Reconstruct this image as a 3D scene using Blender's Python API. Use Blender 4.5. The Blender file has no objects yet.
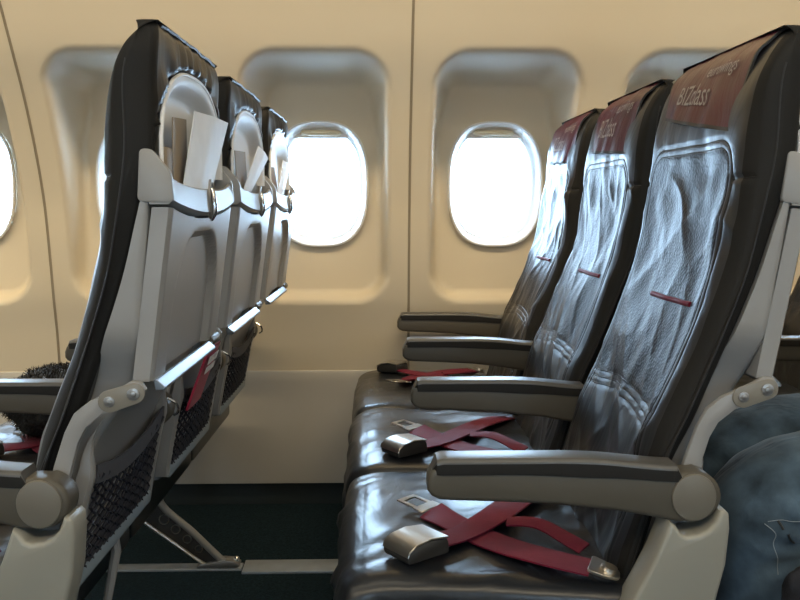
import bpy, bmesh, math, random
from mathutils import Vector, Matrix, noise
C = bpy.context.scene
COL = C.collection
PI = math.pi

# ------------------------------------------------------------------ camera, world, light, exposure
cam_d = bpy.data.cameras.new('camera'); cam = bpy.data.objects.new('camera', cam_d); COL.objects.link(cam)
cam_d.sensor_width = 36; cam_d.lens = 965/800*36; cam_d.clip_start = .02
cam.location = (-.030, 0, .86); cam.rotation_euler = (PI/2-math.atan(95/965), 0, -math.atan(25/965))
C.camera = cam
C.view_settings.view_transform = 'Standard'; C.view_settings.look = 'None'
C.view_settings.gamma = 1; C.view_settings.use_curve_mapping = False
C.view_settings.exposure = 0.08
W = bpy.data.worlds.new('daylight'); C.world = W; W.use_nodes = True
wb = W.node_tree.nodes['Background']; wb.inputs[0].default_value = (.53, .76, 1.0, 1); wb.inputs[1].default_value = 21.0
WIN_X = [.310+.4925*k for k in range(-6, 6)]
WIN_Z, WIN_Y, CAB_Y, CAB_X = .918, 2.74, .87, .064
def area(name, loc, rot, sx, sy, power, color, portal=False):
    d = bpy.data.lights.new(name, 'AREA'); d.shape = 'RECTANGLE'; d.size = sx; d.size_y = sy
    d.energy = power; d.color = color
    o = bpy.data.objects.new(name, d); COL.objects.link(o); o.location = loc; o.rotation_euler = rot
    if portal: d.cycles.is_portal = True
    return o
for x in WIN_X:
    area('window_daylight', (x, 2.86, WIN_Z), (-PI/2, 0, 0), .30, .40, 1, (1, 1, 1), True)
OPEN = (1, 4, 7, 10)                       # unseen side: only these openings are cut, to limit the daylight fill
for k in OPEN: area('window_daylight', (2*CAB_X-WIN_X[k], 2*CAB_Y-2.86, WIN_Z), (PI/2, 0, 0), .30, .40, 1, (1, 1, 1), True)
area('ceiling_lamp', (0, .87, 2.02), (0, 0, 0), 5.0, .35, 12, (1.0, .88, .68))
area('added_fill_light', (0, -.12, 1.70), (math.radians(35), 0, 0), 5.0, .12, 26, (1.0, .84, .60))  # added warm fill from the unseen side, brightens the window recesses
area('sidewall_lamp', (0, 2.00, 1.66), (math.radians(40), 0, 0), 5.6, .07, 24, (1.0, .78, .46)).data.spread = math.radians(130)

# ------------------------------------------------------------------ helpers
def link(o, parent=None):
    COL.objects.link(o)
    if parent is not None: o.parent = parent
    return o
def obj(name, me, mats, parent=None, sharp=40):
    if isinstance(me, bmesh.types.BMesh):
        bm = me; bmesh.ops.recalc_face_normals(bm, faces=bm.faces)
        me = bpy.data.meshes.new(name); bm.to_mesh(me); bm.free()
    if not isinstance(mats, (list, tuple)): mats = [mats]
    for m in mats: me.materials.append(m)
    for p in me.polygons: p.use_smooth = True
    if sharp: me.set_sharp_from_angle(angle=math.radians(sharp))
    return link(bpy.data.objects.new(name, me), parent)
def thing(name, label, cat, loc=(0, 0, 0), group=None):
    o = bpy.data.objects.new(name, None); COL.objects.link(o); o.location = loc; o.empty_display_size = .05
    return tag(o, label, cat, group)
def tag(o, label, cat, group=None):
    o['label'] = label; o['category'] = cat
    if group: o['group'] = group
    return o
def struct(name, me, mats, parent=None, sharp=40):
    o = obj(name, me, mats, parent, sharp)
    if parent is None: o['kind'] = 'structure'
    return o
def copy_tree(o, parent=None):
    c = o.copy(); COL.objects.link(c)
    if parent is not None: c.parent = parent
    for ch in list(o.children): copy_tree(ch, c)
    return c
def lerp(a, b, t): return a+(b-a)*t
def interp(tab, z):
    if z <= tab[0][0]: return tab[0][1]
    for (a, va), (b, vb) in zip(tab, tab[1:]):
        if z <= b:
            return lerp(va, vb, (z-a)/(b-a))
    return tab[-1][1]
def sinterp(tab, z):
    """Catmull-Rom through a table"""
    n = len(tab)
    if z <= tab[0][0]: return tab[0][1]
    if z >= tab[-1][0]: return tab[-1][1]
    for i in range(n-1):
        if z <= tab[i+1][0]:
            x0, y0 = tab[i]; x1, y1 = tab[i+1]
            m0 = (y1-tab[i-1][1])/(x1-tab[i-1][0]) if i > 0 else (y1-y0)/(x1-x0)
            m1 = (tab[i+2][1]-y0)/(tab[i+2][0]-x0) if i+2 < n else (y1-y0)/(x1-x0)
            h = x1-x0; t = (z-x0)/h
            return ((2*t**3-3*t*t+1)*y0+(t**3-2*t*t+t)*h*m0+(-2*t**3+3*t*t)*y1+(t**3-t*t)*h*m1)
def sstep(a, b, x):
    t = max(0, min(1, (x-a)/(b-a))); return t*t*(3-2*t)
def gauss(d, s): return math.exp(-(d/s)**2) if abs(d) < 4*s else 0
def spline(pts, n=8):
    pts = [Vector(p) for p in pts]; out = []
    for i in range(len(pts)-1):
        p0 = pts[max(i-1, 0)]; p1 = pts[i]; p2 = pts[i+1]; p3 = pts[min(i+2, len(pts)-1)]
        for k in range(n):
            t = k/n
            out.append(.5*((2*p1)+(p2-p0)*t+(2*p0-5*p1+4*p2-p3)*t*t+(3*p1-p0-3*p2+p3)*t**3))
    out.append(pts[-1]); return out
def loft(bm, rings, cap=True, closed=True, mi=0):
    vs = [[bm.verts.new(p) for p in r] for r in rings]
    n = len(vs[0])
    for a, b in zip(vs, vs[1:]):
        for i in range(n if closed else n-1):
            j = (i+1) % n
            f = bm.faces.new((a[i], a[j], b[j], b[i])); f.material_index = mi
    if cap and closed:
        for r in (vs[0][::-1], vs[-1]):
            f = bm.faces.new(r); f.material_index = mi
    return vs
def grid(bm, fn, nu, nv, mi=None):
    vs = [[bm.verts.new(fn(i/nu, j/nv)) for i in range(nu+1)] for j in range(nv+1)]
    for j in range(nv):
        for i in range(nu):
            f = bm.faces.new((vs[j][i], vs[j][i+1], vs[j+1][i+1], vs[j+1][i]))
            if mi: f.material_index = mi((i+.5)/nu, (j+.5)/nv)
    return vs
def tube(bm, path, r, n=8, cap=True, mi=0):
    path = [Vector(p) for p in path]
    rr = r if isinstance(r, (list, tuple)) else [r]*len(path)
    up = None; rings = []
    for i, p in enumerate(path):
        t = (path[min(i+1, len(path)-1)]-path[max(i-1, 0)]).normalized()
        if up is None:
            up = Vector((0, 0, 1)) if abs(t.z) < .9 else Vector((0, 1, 0))
        s = t.cross(up).normalized(); up = s.cross(t).normalized()
        rings.append([p+(s*math.cos(2*PI*k/n)+up*math.sin(2*PI*k/n))*rr[i] for k in range(n)])
    return loft(bm, rings, cap, mi=mi)
def prism(bm, poly, y0, y1, bev=0.0, seg=2, mi=0):
    """polygon of (x,z) extruded along y, all its edges bevelled"""
    b2 = bmesh.new()
    loft(b2, [[(x, y0, z) for x, z in poly], [(x, y1, z) for x, z in poly]])
    bmesh.ops.recalc_face_normals(b2, faces=b2.faces)
    if bev:
        ed = [e for e in b2.edges if abs(e.verts[0].co.y-e.verts[1].co.y) < 1e-6]
        bmesh.ops.bevel(b2, geom=ed, offset=bev, segments=seg, profile=.5, affect='EDGES', clamp_overlap=True)
    merge(bm, b2, mi)
def merge(bm, b2, mi=0):
    mp = {v: bm.verts.new(v.co) for v in b2.verts}
    for f in b2.faces:
        try:
            g = bm.faces.new([mp[v] for v in f.verts]); g.material_index = mi
        except ValueError: pass
    b2.free()
def box(bm, c, s, bev=.002, seg=2, rot=None, mi=0):
    b2 = bmesh.new(); bmesh.ops.create_cube(b2, size=1)
    bmesh.ops.scale(b2, vec=s, verts=b2.verts)
    if bev: bmesh.ops.bevel(b2, geom=b2.edges[:], offset=bev, segments=seg, profile=.5, affect='EDGES', clamp_overlap=True)
    if rot is not None: bmesh.ops.rotate(b2, cent=(0, 0, 0), matrix=rot, verts=b2.verts)
    bmesh.ops.translate(b2, vec=c, verts=b2.verts); merge(bm, b2, mi)
def disc(bm, c, r, y0, y1, n=32, bev=.002, sx=1.0):
    prism(bm, [(c[0]+math.cos(2*PI*k/n)*r*sx, c[1]+math.sin(2*PI*k/n)*r) for k in range(n)], y0, y1, bev)
def round_poly(pts, r, n=5):
    """round the corners of a polygon of (x,z)"""
    out = []; m = len(pts)
    for i in range(m):
        p = Vector(pts[i]); a = Vector(pts[i-1])-p; b = Vector(pts[(i+1) % m])-p
        q = min(r, a.length*.45, b.length*.45); a = p+a.normalized()*q; b = p+b.normalized()*q
        for k in range(n+1):
            t = k/n; v = (1-t)**2*a+2*t*(1-t)*p+t*t*b; out.append((v.x, v.y))
    return out

# ------------------------------------------------------------------ materials
def mat(name, col, rough=.5, metal=0.0, spec=.5, coat=0.0, coat_r=.2, mottle=0.0, mscale=8, bumps=(), sheen=0.0):
    """bumps: list of (kind, scale, strength, distance[, (sx,sy,sz)])"""
    m = bpy.data.materials.new(name); m.use_nodes = True
    nt = m.node_tree; b = nt.nodes['Principled BSDF']
    b.inputs['Base Color'].default_value = (*col, 1); b.inputs['Roughness'].default_value = rough
    b.inputs['Metallic'].default_value = metal; b.inputs['Specular IOR Level'].default_value = spec
    b.inputs['Coat Weight'].default_value = coat; b.inputs['Coat Roughness'].default_value = coat_r
    if sheen: b.inputs['Sheen Weight'].default_value = sheen
    tc = nt.nodes.new('ShaderNodeTexCoord'); oi = nt.nodes.new('ShaderNodeObjectInfo')
    ad = nt.nodes.new('ShaderNodeVectorMath'); ad.operation = 'ADD'
    sc = nt.nodes.new('ShaderNodeVectorMath'); sc.operation = 'SCALE'; sc.inputs['Scale'].default_value = 7
    nt.links.new(oi.outputs['Random'], sc.inputs[0]); nt.links.new(tc.outputs['Object'], ad.inputs[0]); nt.links.new(sc.outputs[0], ad.inputs[1])
    prev = None
    for bp in bumps:
        kind, scale, st, dist = bp[:4]
        mp = nt.nodes.new('ShaderNodeMapping'); nt.links.new(ad.outputs[0], mp.inputs[0])
        if len(bp) > 4: mp.inputs['Scale'].default_value = bp[4]
        if kind == 'noise':
            t = nt.nodes.new('ShaderNodeTexNoise'); t.inputs['Scale'].default_value = scale; t.inputs['Detail'].default_value = 4; out = t.outputs[0]
        elif kind == 'warp':
            t = nt.nodes.new('ShaderNodeTexNoise'); t.inputs['Scale'].default_value = scale; t.inputs['Detail'].default_value = 2
            t.inputs['Distortion'].default_value = 1.6; out = t.outputs[0]
        else:
            t = nt.nodes.new('ShaderNodeTexVoronoi'); t.inputs['Scale'].default_value = scale; out = t.outputs[0]
        nt.links.new(mp.outputs[0], t.inputs['Vector'])
        bn = nt.nodes.new('ShaderNodeBump'); bn.inputs['Strength'].default_value = st; bn.inputs['Distance'].default_value = dist
        nt.links.new(out, bn.inputs['Height'])
        if prev: nt.links.new(prev.outputs[0], bn.inputs['Normal'])
        prev = bn
    if prev: nt.links.new(prev.outputs[0], b.inputs['Normal'])
    if mottle:
        t = nt.nodes.new('ShaderNodeTexNoise'); t.inputs['Scale'].default_value = mscale; t.inputs['Detail'].default_value = 5
        nt.links.new(ad.outputs[0], t.inputs['Vector'])
        r = nt.nodes.new('ShaderNodeMapRange'); r.inputs['To Min'].default_value = 1-mottle; r.inputs['To Max'].default_value = 1+mottle
        r.inputs['From Min'].default_value = .3; r.inputs['From Max'].default_value = .7
        nt.links.new(t.outputs[0], r.inputs[0])
        mx = nt.nodes.new('ShaderNodeVectorMath'); mx.operation = 'SCALE'; mx.inputs[0].default_value = col
        nt.links.new(r.outputs[0], mx.inputs['Scale']); nt.links.new(mx.outputs[0], b.inputs['Base Color'])
    return m
M = {}
M['leather'] = mat('black_leather', (.016, .017, .020), .40, spec=.5, coat=.10, coat_r=.30, mottle=.15, bumps=[('warp', 14, .45, .006, (1, 1, .45)), ('voronoi', 420, .12, .0006)])
M['cushion'] = mat('glossy_cushion_leather', (.013, .015, .019), .34, spec=.5, coat=.22, coat_r=.24, mottle=.15, bumps=[('warp', 16, .45, .005, (1, .5, 1)), ('voronoi', 420, .10, .0006)])
M['perforated'] = mat('perforated_leather', (.018, .020, .025), .42, spec=.27, coat=.02, coat_r=.3, bumps=[('warp', 9, .65, .006, (1, 1, .6)), ('voronoi', 230, .5, .0012)])
M['side'] = mat('matte_side_leather', (.015, .0148, .0145), .6, spec=.18, bumps=[('noise', 30, .15, .003), ('voronoi', 500, .2, .0006)])
M['seam'] = mat('dark_seam', (.012, .012, .013), .5)
M['red'] = mat('dark_red_leather', (.066, .002, .015), .38, spec=.32, coat=.12, coat_r=.25, mottle=.2, mscale=30, bumps=[('warp', 26, .45, .004, (1, 1, .3)), ('voronoi', 500, .2, .0005)])
M['stitch'] = mat('grey_stitching', (.33, .29, .28), .6)
M['shell'] = mat('grey_seat_plastic', (.275, .275, .275), .38, spec=.5, mottle=.03, bumps=[('voronoi', 700, .06, .0004)])
M['shell_light'] = mat('pale_grey_plastic', (.74, .75, .76), .5, spec=.55, bumps=[('noise', 60, .03, .001)])
M['taupe'] = mat('taupe_plastic', (.085, .077, .062), .42, spec=.35, bumps=[('voronoi', 700, .08, .0004)])
M['cap'] = mat('taupe_cap', (.155, .143, .118), .42)
M['taupelight'] = mat('taupe_grey_plastic', (.21, .195, .165), .4)
M['beige'] = mat('cream_grey_plastic', (.28, .275, .24), .33, spec=.5, mottle=.04, bumps=[('noise', 40, .03, .001)])
M['pad'] = mat('armrest_pad_vinyl', (.075, .074, .072), .34, spec=.6, bumps=[('noise', 90, .06, .0008)])
M['padside'] = mat('armrest_pad_edge', (.014, .013, .012), .6, spec=.25)
M['belt'] = mat('red_webbing', (.150, .006, .024), .62, spec=.25, sheen=.05, mottle=.1, mscale=60, bumps=[('noise', 420, .35, .0008, (.25, 1, 1))])
M['chrome'] = mat('polished_metal', (.75, .76, .78), .16, 1.0)
M['satin'] = mat('satin_aluminium', (.30, .33, .37), .36, 1.0)
M['brushed'] = mat('brushed_buckle_metal', (.62, .58, .52), .30, 1.0, mottle=.05, bumps=[('noise', 200, .05, .0004, (1, 12, 1))])
M['cast'] = mat('cast_metal', (.36, .35, .34), .36, .8)
M['darkcast'] = mat('dark_cast_metal', (.07, .068, .065), .4, .6)
M['blueedge'] = mat('blue_grey_strip', (.21, .26, .30), .45)
M['net'] = mat('navy_net_cord', (.010, .012, .022), .7)
M['netband'] = mat('dark_elastic_band', (.060, .060, .070), .75, bumps=[('noise', 300, .3, .001)])
M['paper'] = mat('white_paper', (.80, .81, .83), .6, mottle=.04, mscale=30)
M['kraft'] = mat('brown_card', (.28, .22, .15), .6)
M['magred'] = mat('red_cover_print', (.36, .02, .06), .4)
M['magwhite'] = mat('white_print', (.75, .74, .74), .4)
M['fur'] = mat('black_fur', (.012, .011, .010), .8, mottle=.4, mscale=50)
M['lining'] = mat('blue_grey_lining', (.30, .34, .42), .6, bumps=[('noise', 30, .5, .01)])
M['denim'] = mat('blue_denim', (.066, .102, .140), .88, spec=.12, sheen=.12, mottle=.6, mscale=16, bumps=[('warp', 10, .45, .010, (1, 1.6, 1)), ('noise', 500, .4, .0008, (1, 1, .4))])
M['denim_thread'] = mat('pale_denim_thread', (.26, .30, .33), .8)
M['shirt'] = mat('dark_blue_shirt', (.03, .035, .06), .8, bumps=[('noise', 14, .5, .01)])
M['skin'] = mat('skin', (.45, .26, .18), .5)
M['hair'] = mat('dark_hair', (.03, .02, .015), .5)
M['shoe'] = mat('black_shoe', (.02, .02, .02), .4)
M['white'] = mat('white_sock_eye', (.7, .7, .7), .4)
M['darkcloth'] = mat('charcoal_fleece', (.020, .021, .026), .9, spec=.2, mottle=.3, mscale=40, bumps=[('noise', 120, .6, .003)])
M['wall'] = mat('cream_sidewall_panel', (.64, .57, .45), .62, spec=.22, mottle=.015, mscale=3, bumps=[('noise', 350, .05, .0005)])
M['dado'] = mat('grey_lower_panel', (.48, .465, .44), .55, spec=.3, mottle=.04, mscale=6, bumps=[('noise', 250, .06, .0006)])
M['groove'] = mat('panel_joint', (.30, .25, .18), .6)
M['wframe'] = mat('white_window_plastic', (.74, .74, .73), .35, spec=.5)
M['handle'] = mat('ivory_handle', (.72, .64, .45), .4)
M['ceil'] = mat('cream_ceiling_panel', (.70, .64, .54), .6)
M['kick'] = mat('dark_teal_kick_panel', (.012, .022, .026), .7)
M['rail'] = mat('rail_cover', (.42, .46, .50), .38, .4, mottle=.08, mscale=30)
def carpet():
    m = mat('dark_navy_carpet', (.014, .029, .038), .95, spec=.1, mottle=.35, mscale=160, bumps=[('noise', 500, .8, .004)])
    return m
M['carpet'] = carpet()
def glass():
    m = bpy.data.materials.new('window_acrylic'); m.use_nodes = True; nt = m.node_tree
    nt.nodes.remove(nt.nodes['Principled BSDF'])
    o = nt.nodes['Material Output']; t = nt.nodes.new('ShaderNodeBsdfTransparent'); g = nt.nodes.new('ShaderNodeBsdfGlossy')
    t.inputs[0].default_value = (.97, .985, 1, 1); g.inputs['Roughness'].default_value = .03
    fr = nt.nodes.new('ShaderNodeFresnel'); fr.inputs[0].default_value = 1.45
    mx = nt.nodes.new('ShaderNodeMixShader'); nt.links.new(fr.outputs[0], mx.inputs[0])
    nt.links.new(t.outputs[0], mx.inputs[1]); nt.links.new(g.outputs[0], mx.inputs[2]); nt.links.new(mx.outputs[0], o.inputs[0])
    return m
M['glass'] = glass()

# ------------------------------------------------------------------ cabin shell
WALL_P = [(.38, 2.722), (.51, 2.706), (.60, 2.688), (.75, 2.664), (.873, 2.637), (1.0, 2.587), (1.127, 2.520), (1.24, 2.445), (1.348, 2.370), (1.5, 2.25), (1.72, 2.06)]
def win_sdf(dx, dz):                       # rounded rectangle, negative inside: the recess around a window
    cx, cz, hw, hh, r = 0, .917, .186, .321, .085
    qx = abs(dx-cx)-hw+r; qz = abs(dz-cz)-hh+r
    return math.hypot(max(qx, 0), max(qz, 0))+min(max(qx, qz), 0)-r
def wall_y(x, z):
    y = sinterp(WALL_P, z)
    k = round((x-.310)/.4925); dx = x-(.310+.4925*k)
    s = win_sdf(dx, z)
    tgt = 2.742+.012*sstep(.62, .9, z)-3.5*max(0, z-1.07)**2
    if s < .006:
        wdt = lerp(.020, .055, sstep(1.0, 1.22, z))
        y = lerp(y, max(tgt, y+.012), sstep(.006, -wdt, s))
    return y
def in_hole(x, z, only=None):
    k = round((x-.310)/.4925); dx = x-(.310+.4925*k)
    if only and k+6 not in only: return False
    return (abs(dx)/.127)**2.7+(abs(z-WIN_Z)/.168)**2.7 < 1
def side_wall(only=None):
    bm = bmesh.new()
    x0, x1 = CAB_X-3*.985, CAB_X+3*.985
    st = .0092; nx = int((x1-x0)/st); z0, z1 = .385, 1.70; nz = int((z1-z0)/st)
    seams = [CAB_X+.985*k for k in range(-3, 4)]
    vs = []
    for j in range(nz+1):
        row = []
        for i in range(nx+1):
            x = x0+(x1-x0)*i/nx; z = z0+(z1-z0)*j/nz; row.append((x, wall_y(x, z), z))
        vs.append(row)
    bv = {}
    def V(j, i):
        if (j, i) not in bv: bv[(j, i)] = bm.verts.new(vs[j][i])
        return bv[(j, i)]
    for j in range(nz):
        for i in range(nx):
            x = x0+(x1-x0)*(i+.5)/nx; z = z0+(z1-z0)*(j+.5)/nz
            if in_hole(x, z, only): continue
            bm.faces.new((V(j, i), V(j, i+1), V(j+1, i+1), V(j+1, i)))
    # the rolled edge along the bottom of the upper panels
    prev = None
    return bm
wall_bm = side_wall()
wall_far = struct('wall_window_side', wall_bm, [M['wall']], sharp=0)
wall_near = struct('wall_opposite_side', side_wall(OPEN), [M['wall']], sharp=0)
wall_near.rotation_euler = (0, 0, PI); wall_near.location = (2*CAB_X, 2*CAB_Y, 0)
# joints between the panels: a narrow raised trim strip following the wall
for n, k in enumerate(range(-2, 3)):
    bm = bmesh.new(); x = CAB_X+.985*k
    zs = [.388+i*(1.70-.388)/70 for i in range(71)]
    rings = []
    for z in zs:
        y = sinterp(WALL_P, z)
        rings.append([(x-.0034, y+.004, z), (x-.0034, y-.0010, z), (x-.0022, y-.0016, z), (x-.0014, y-.0003, z), (x+.0014, y-.0003, z), (x+.0022, y-.0016, z), (x+.0034, y-.0010, z), (x+.0034, y+.004, z)])
    loft(bm, rings)
    struct('trim_%d' % (n+1), bm, M['groove'], sharp=30)
# lower grey panel under the window panels, and the dark kick strip beneath it
bm = bmesh.new()
prof = [(2.724, .392), (2.716, .390), (2.714, .384), (2.716, .36), (2.717, .20), (2.708, .075), (2.710, .066), (2.74, .064)]
loft(bm, [[(x, y, z) for y, z in prof] for x in (-2.89, 3.02)], cap=False, closed=False)
struct('wall_lower_panel', bm, M['dado'], sharp=30)
bm = bmesh.new()
loft(bm, [[(x, y, z) for y, z in [(2.74, .0), (2.727, 0), (2.727, .01), (2.738, .07), (2.75, .07)]] for x in (-2.89, 3.02)], cap=False, closed=False)
struct('baseboard_window_side', bm, M['kick'])
bm = bmesh.new(); loft(bm, [[(x, y, z) for y, z in [(-1.0, .39), (-.98, 0)]] for x in (-2.89, 3.02)], cap=False, closed=False)
struct('wall_lower_panel_opposite', bm, M['dado'])
bm = bmesh.new(); box(bm, (CAB_X, CAB_Y, -.03), (5.94, 3.78, .06), 0)
struct('floor', bm, M['carpet'])
bm = bmesh.new()
cp = [(2.09, 1.69), (1.90, 1.74), (1.55, 1.86), (1.36, 1.99), (1.2, 2.06), (.54, 2.06), (.38, 1.99), (.19, 1.86), (-.16, 1.74), (-.35, 1.69)]
loft(bm, [[(x, y, z) for y, z in cp] for x in (-2.89, 3.02)], cap=False, closed=False)
struct('ceiling', bm, M['ceil'])
for nm, x in (('wall_front', -2.895), ('wall_rear', 3.025)):
    bm = bmesh.new(); box(bm, (x, CAB_Y, 1.05), (.01, 3.8, 2.12), 0); struct(nm, bm, M['ceil'])

# windows ------------------------------------------------------------------
def oval(hw, hh, n=64, e=2.7):
    out = []
    for k in range(n):
        a = 2*PI*k/n; c, s = math.cos(a), math.sin(a)
        out.append((math.copysign(abs(c)**(2/e), c)*hw, math.copysign(abs(s)**(2/e), s)*hh))
    return out
def make_window(i):
    root = bpy.data.objects.new('window_%d' % i, None); COL.objects.link(root); root['kind'] = 'structure'
    bm = bmesh.new()
    steps = [(.131, .173, .012), (.1345, .1765, -.002), (.1335, .1755, -.009), (.130, .172, -.010), (.1275, .1695, -.006), (.124, .165, .010), (.116, .156, .040), (.111, .150, .048), (.111, .150, .075), (.135, .18, .08)]
    loft(bm, [[(x, y, z) for x, z in oval(hw, hh)] for hw, hh, y in steps], cap=False)
    struct('window_frame', bm, M['wframe'], root)
    bm = bmesh.new(); pts = oval(.113, .152)
    loft(bm, [[(x, .058, z) for x, z in pts], [(x, .062, z) for x, z in pts]])
    struct('window_pane', bm, M['glass'], root)
    bm = bmesh.new(); zc = .131
    pts = [p for p in oval(.1165, .156, 96) if p[1] >= zc]
    lo = [(pts[0][0], zc), (pts[-1][0], zc)]
    poly = [lo[0]]+pts+[lo[1]]
    loft(bm, [[(x, .040, z) for x, z in poly], [(x, .045, z) for x, z in poly]])
    sh = struct('window_shade', bm, M['wframe'], root)
    bm = bmesh.new(); n = 24
    rings = []
    for k in range(n+1):
        u = 2*k/n-1; w = math.sqrt(max(0, 1-u**6)) if abs(u) < 1 else 0
        rings.append([(u*.060, .040-(.018*w)*math.sin(PI*q/6), .145+(.0085*w+.0008)*math.cos(PI*q/6)) for q in range(7)])
    loft(bm, rings)
    struct('shade_handle', bm, M['handle'], sh)
    return root
w0 = make_window(1); w0.location = (WIN_X[6], WIN_Y, WIN_Z)
for i, k in enumerate((3, 4, 5, 7, 8)):
    w = copy_tree(w0); w.name = 'window_%d' % (i+2); w.location = (WIN_X[k], WIN_Y, WIN_Z)

# floor rails --------------------------------------------------------------
def rail(name, y0, y1, x0, x1, h, m):
    bm = bmesh.new(); box(bm, ((x0+x1)/2, (y0+y1)/2, h/2), (x1-x0, y1-y0, h), .0015)
    return struct(name, bm, m)
rail('trim_6', 2.213, 2.252, -2.88, -.347, .006, M['rail'])
rail('trim_7', 2.192, 2.268, -.344, .33, .007, M['rail'])
rail('trim_8', 1.335, 1.375, -2.88, 3.0, .006, M['rail'])
rail('trim_9', 2.213, 2.252, .36, 3.0, .006, M['rail'])

# ------------------------------------------------------------------ the seat (local: x backwards, y from the aisle armrest plane inwards)
YC = .254
XF = [(.33, .262), (.37, .272), (.42, .284), (.48, .298), (.54, .311), (.575, .322), (.60, .333), (.66, .356), (.72, .375), (.777, .391), (.836, .400), (.90, .406), (.95, .409), (.98, .413), (1.02, .422), (1.045, .433), (1.06, .444), (1.072, .456), (1.078, .466)]
XB = [(.33, .296), (.40, .308), (.47, .325), (.54, .346), (.59, .368), (.65, .390), (.72, .416), (.777, .435), (.836, .450), (.875, .460), (.90, .467), (.93, .472), (1.0, .474), (1.05, .477), (1.07, .475), (1.078, .470)]
XS = [(.37, .335), (.40, .339), (.46, .350), (.52, .364), (.57, .388), (.61, .416), (.645, .438), (.70, .450), (.78, .458), (.855, .464), (.90, .467), (.94, .467)]
def half_w(z):
    w = .218
    if z > 1.035: w -= .034*(1-math.sqrt(max(0, 1-((z-1.035)/.0445)**2)))
    return w
def arch_top(y):
    t = abs(y)/.200
    return .935+.100*math.sqrt(max(0, 1-t**2.5)) if t < 1 else .90
PW = .176
def panel_d(y, z):
    """signed distance (roughly) to the border of the stitched centre panel"""
    top, r = .943, .05
    qx = abs(y)-PW+r; qz = z-top+r
    return math.hypot(max(qx, 0), max(qz, 0))+min(max(qx, qz), 0)-r
def front_x(y, z, seed):
    x = sinterp(XF, z); w = half_w(z)
    e = w-abs(y); r = .055
    if e < r: x += lerp(.024, .010, sstep(.93, 1.03, z))*(1-math.sqrt(max(0, 1-((r-max(e, 0))/r)**2)))
    live = sstep(1.02, .96, z)
    d = panel_d(y, z)
    x += live*(.004*sstep(.0, -.05, d))                         # panel a little sunk between the bolsters
    x -= live*.010*math.exp(-((z-.66)/.06)**2)*math.exp(-(y/.12)**2)   # lumbar swell
    x += live*(.0018*gauss(d, .0028)+.0016*gauss(d+.010, .0026))
    
    if d > -.002:
        x += live*.0035*gauss(z-(.892+.04*(abs(y)-PW)), .003)*sstep(.0, .01, w-abs(y))   # short side seam
    if d < 0:
        zz = .588+.006*math.cos(y/.18*PI)
        for q in (-.010, 0, .010): x += .0013*gauss(z-zz-q, .0028)
    p = Vector((y*5+seed*13.7, z*3.0+seed*3.1, seed*2.3))
    n1 = noise.noise(Vector((p.x+p.y*1.1, p.y*1.8-p.x*.5, p.z)))
    n2 = noise.noise(Vector((p.x*2.4-p.y*2.6, p.y*1.3+p.x*.6, p.z+5)))
    n3 = noise.noise(Vector((p.x*6+p.y*4, p.y*5, p.z+9)))
    rg = noise.noise(Vector((y*4.2+z*4.6+seed*2, y*1.6-z*1.5, seed*5.1))); rg2 = noise.noise(Vector((y*10.5-z*8.2+seed, y*4+z*2.2, seed*8.7)))
    if z < .93: x -= sstep(0, .03, e)*(.0032*(1-min(1, abs(rg)*3.2))**2+.0026*(1-min(1, abs(rg2)*3.6))**2)*sstep(.93, .88, z)
    x += sstep(1.05, .98, z)*(.0055*n1+.0065*n2*abs(n2)*2+.0014*n3)*sstep(0, .03, e)
    return x
def back_x(y, z):
    x = sinterp(XB, z); w = half_w(z); e = w-abs(y); r = .020
    if e < r: x -= r-math.sqrt(max(0, r*r-(r-max(e, 0))**2))
    if z > .87:
        q = min(arch_top(y)-z, (.200-abs(y))*1.0) if abs(y) < .200 else -1
        if q > -.004: x -= .040*sstep(-.004, .004, q)
        elif z > .94:                                             # gathers in the leather above the arch
            a = math.atan2(z-.93, y)
            x += .0034*math.sin(a*19+3*noise.noise(Vector((y*20, z*20, 1))))*sstep(.075, .0, -q)+.004*sstep(.06, .0, -q)
    return x
def back_cushion(seed):
    bm = bmesh.new()
    zs = []
    z = .34
    while z < 1.04: zs.append(z); z += .0036
    zs += [1.0785-(1.0785-z)*(1-t)**1.6 for t in [i/12 for i in range(13)]]
    NF, NB = 128, 64
    rings = []
    for z in zs:
        w = half_w(z); ring = []
        for i in range(NF+1):
            u = -1+2*i/NF; u = math.copysign(1-(1-abs(u))**1.15, u)
            ring.append((front_x(u*w, z, seed), YC+u*w, z))
        xf1, xb1 = ring[-1][0], back_x(w, z)
        for k in (1, 2, 3, 4, 5):
            t = k/6; gx = lerp(xf1, xb1, t); ring.append((gx, YC+w+.003*math.sin(PI*t), z))
        for i in range(NB+1):
            u = 1-2*i/NB; u = math.copysign(1-(1-abs(u))**1.15, u)
            ring.append((back_x(u*w, z), YC+u*w, z))
        for k in (1, 2, 3, 4, 5):
            t = k/6; ring.append((lerp(xb1, xf1, t), YC-w-.003*math.sin(PI*t), z))
        rings.append(ring)
    loft(bm, rings)
    for f in bm.faces:
        c = f.calc_center_median(); y = c.y-YC
        if c.x < sinterp(XF, c.z)+.032 and abs(y) < half_w(c.z)-.020:
            f.material_index = 1 if (panel_d(y, c.z) < -.012 and c.z > .60) else 0
        elif abs(y) > half_w(c.z)-.020: f.material_index = 2
    return bm
def panel_border(off):
    r = .05-off; hw = PW-off; top = .943-off; out = []
    for i in range(50): out.append((-hw, lerp(.45, top-r, i/49)))
    for i in range(1, 12): a = PI-PI/2*i/12; out.append((-hw+r+r*math.cos(a), top-r+r*math.sin(a)))
    for i in range(31): out.append((lerp(-hw+r, hw-r, i/30), top))
    for i in range(1, 12): a = PI/2-PI/2*i/12; out.append((hw-r+r*math.cos(a), top-r+r*math.sin(a)))
    for i in range(50): out.append((hw, lerp(top-r, .45, i/49)))
    return out
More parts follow.
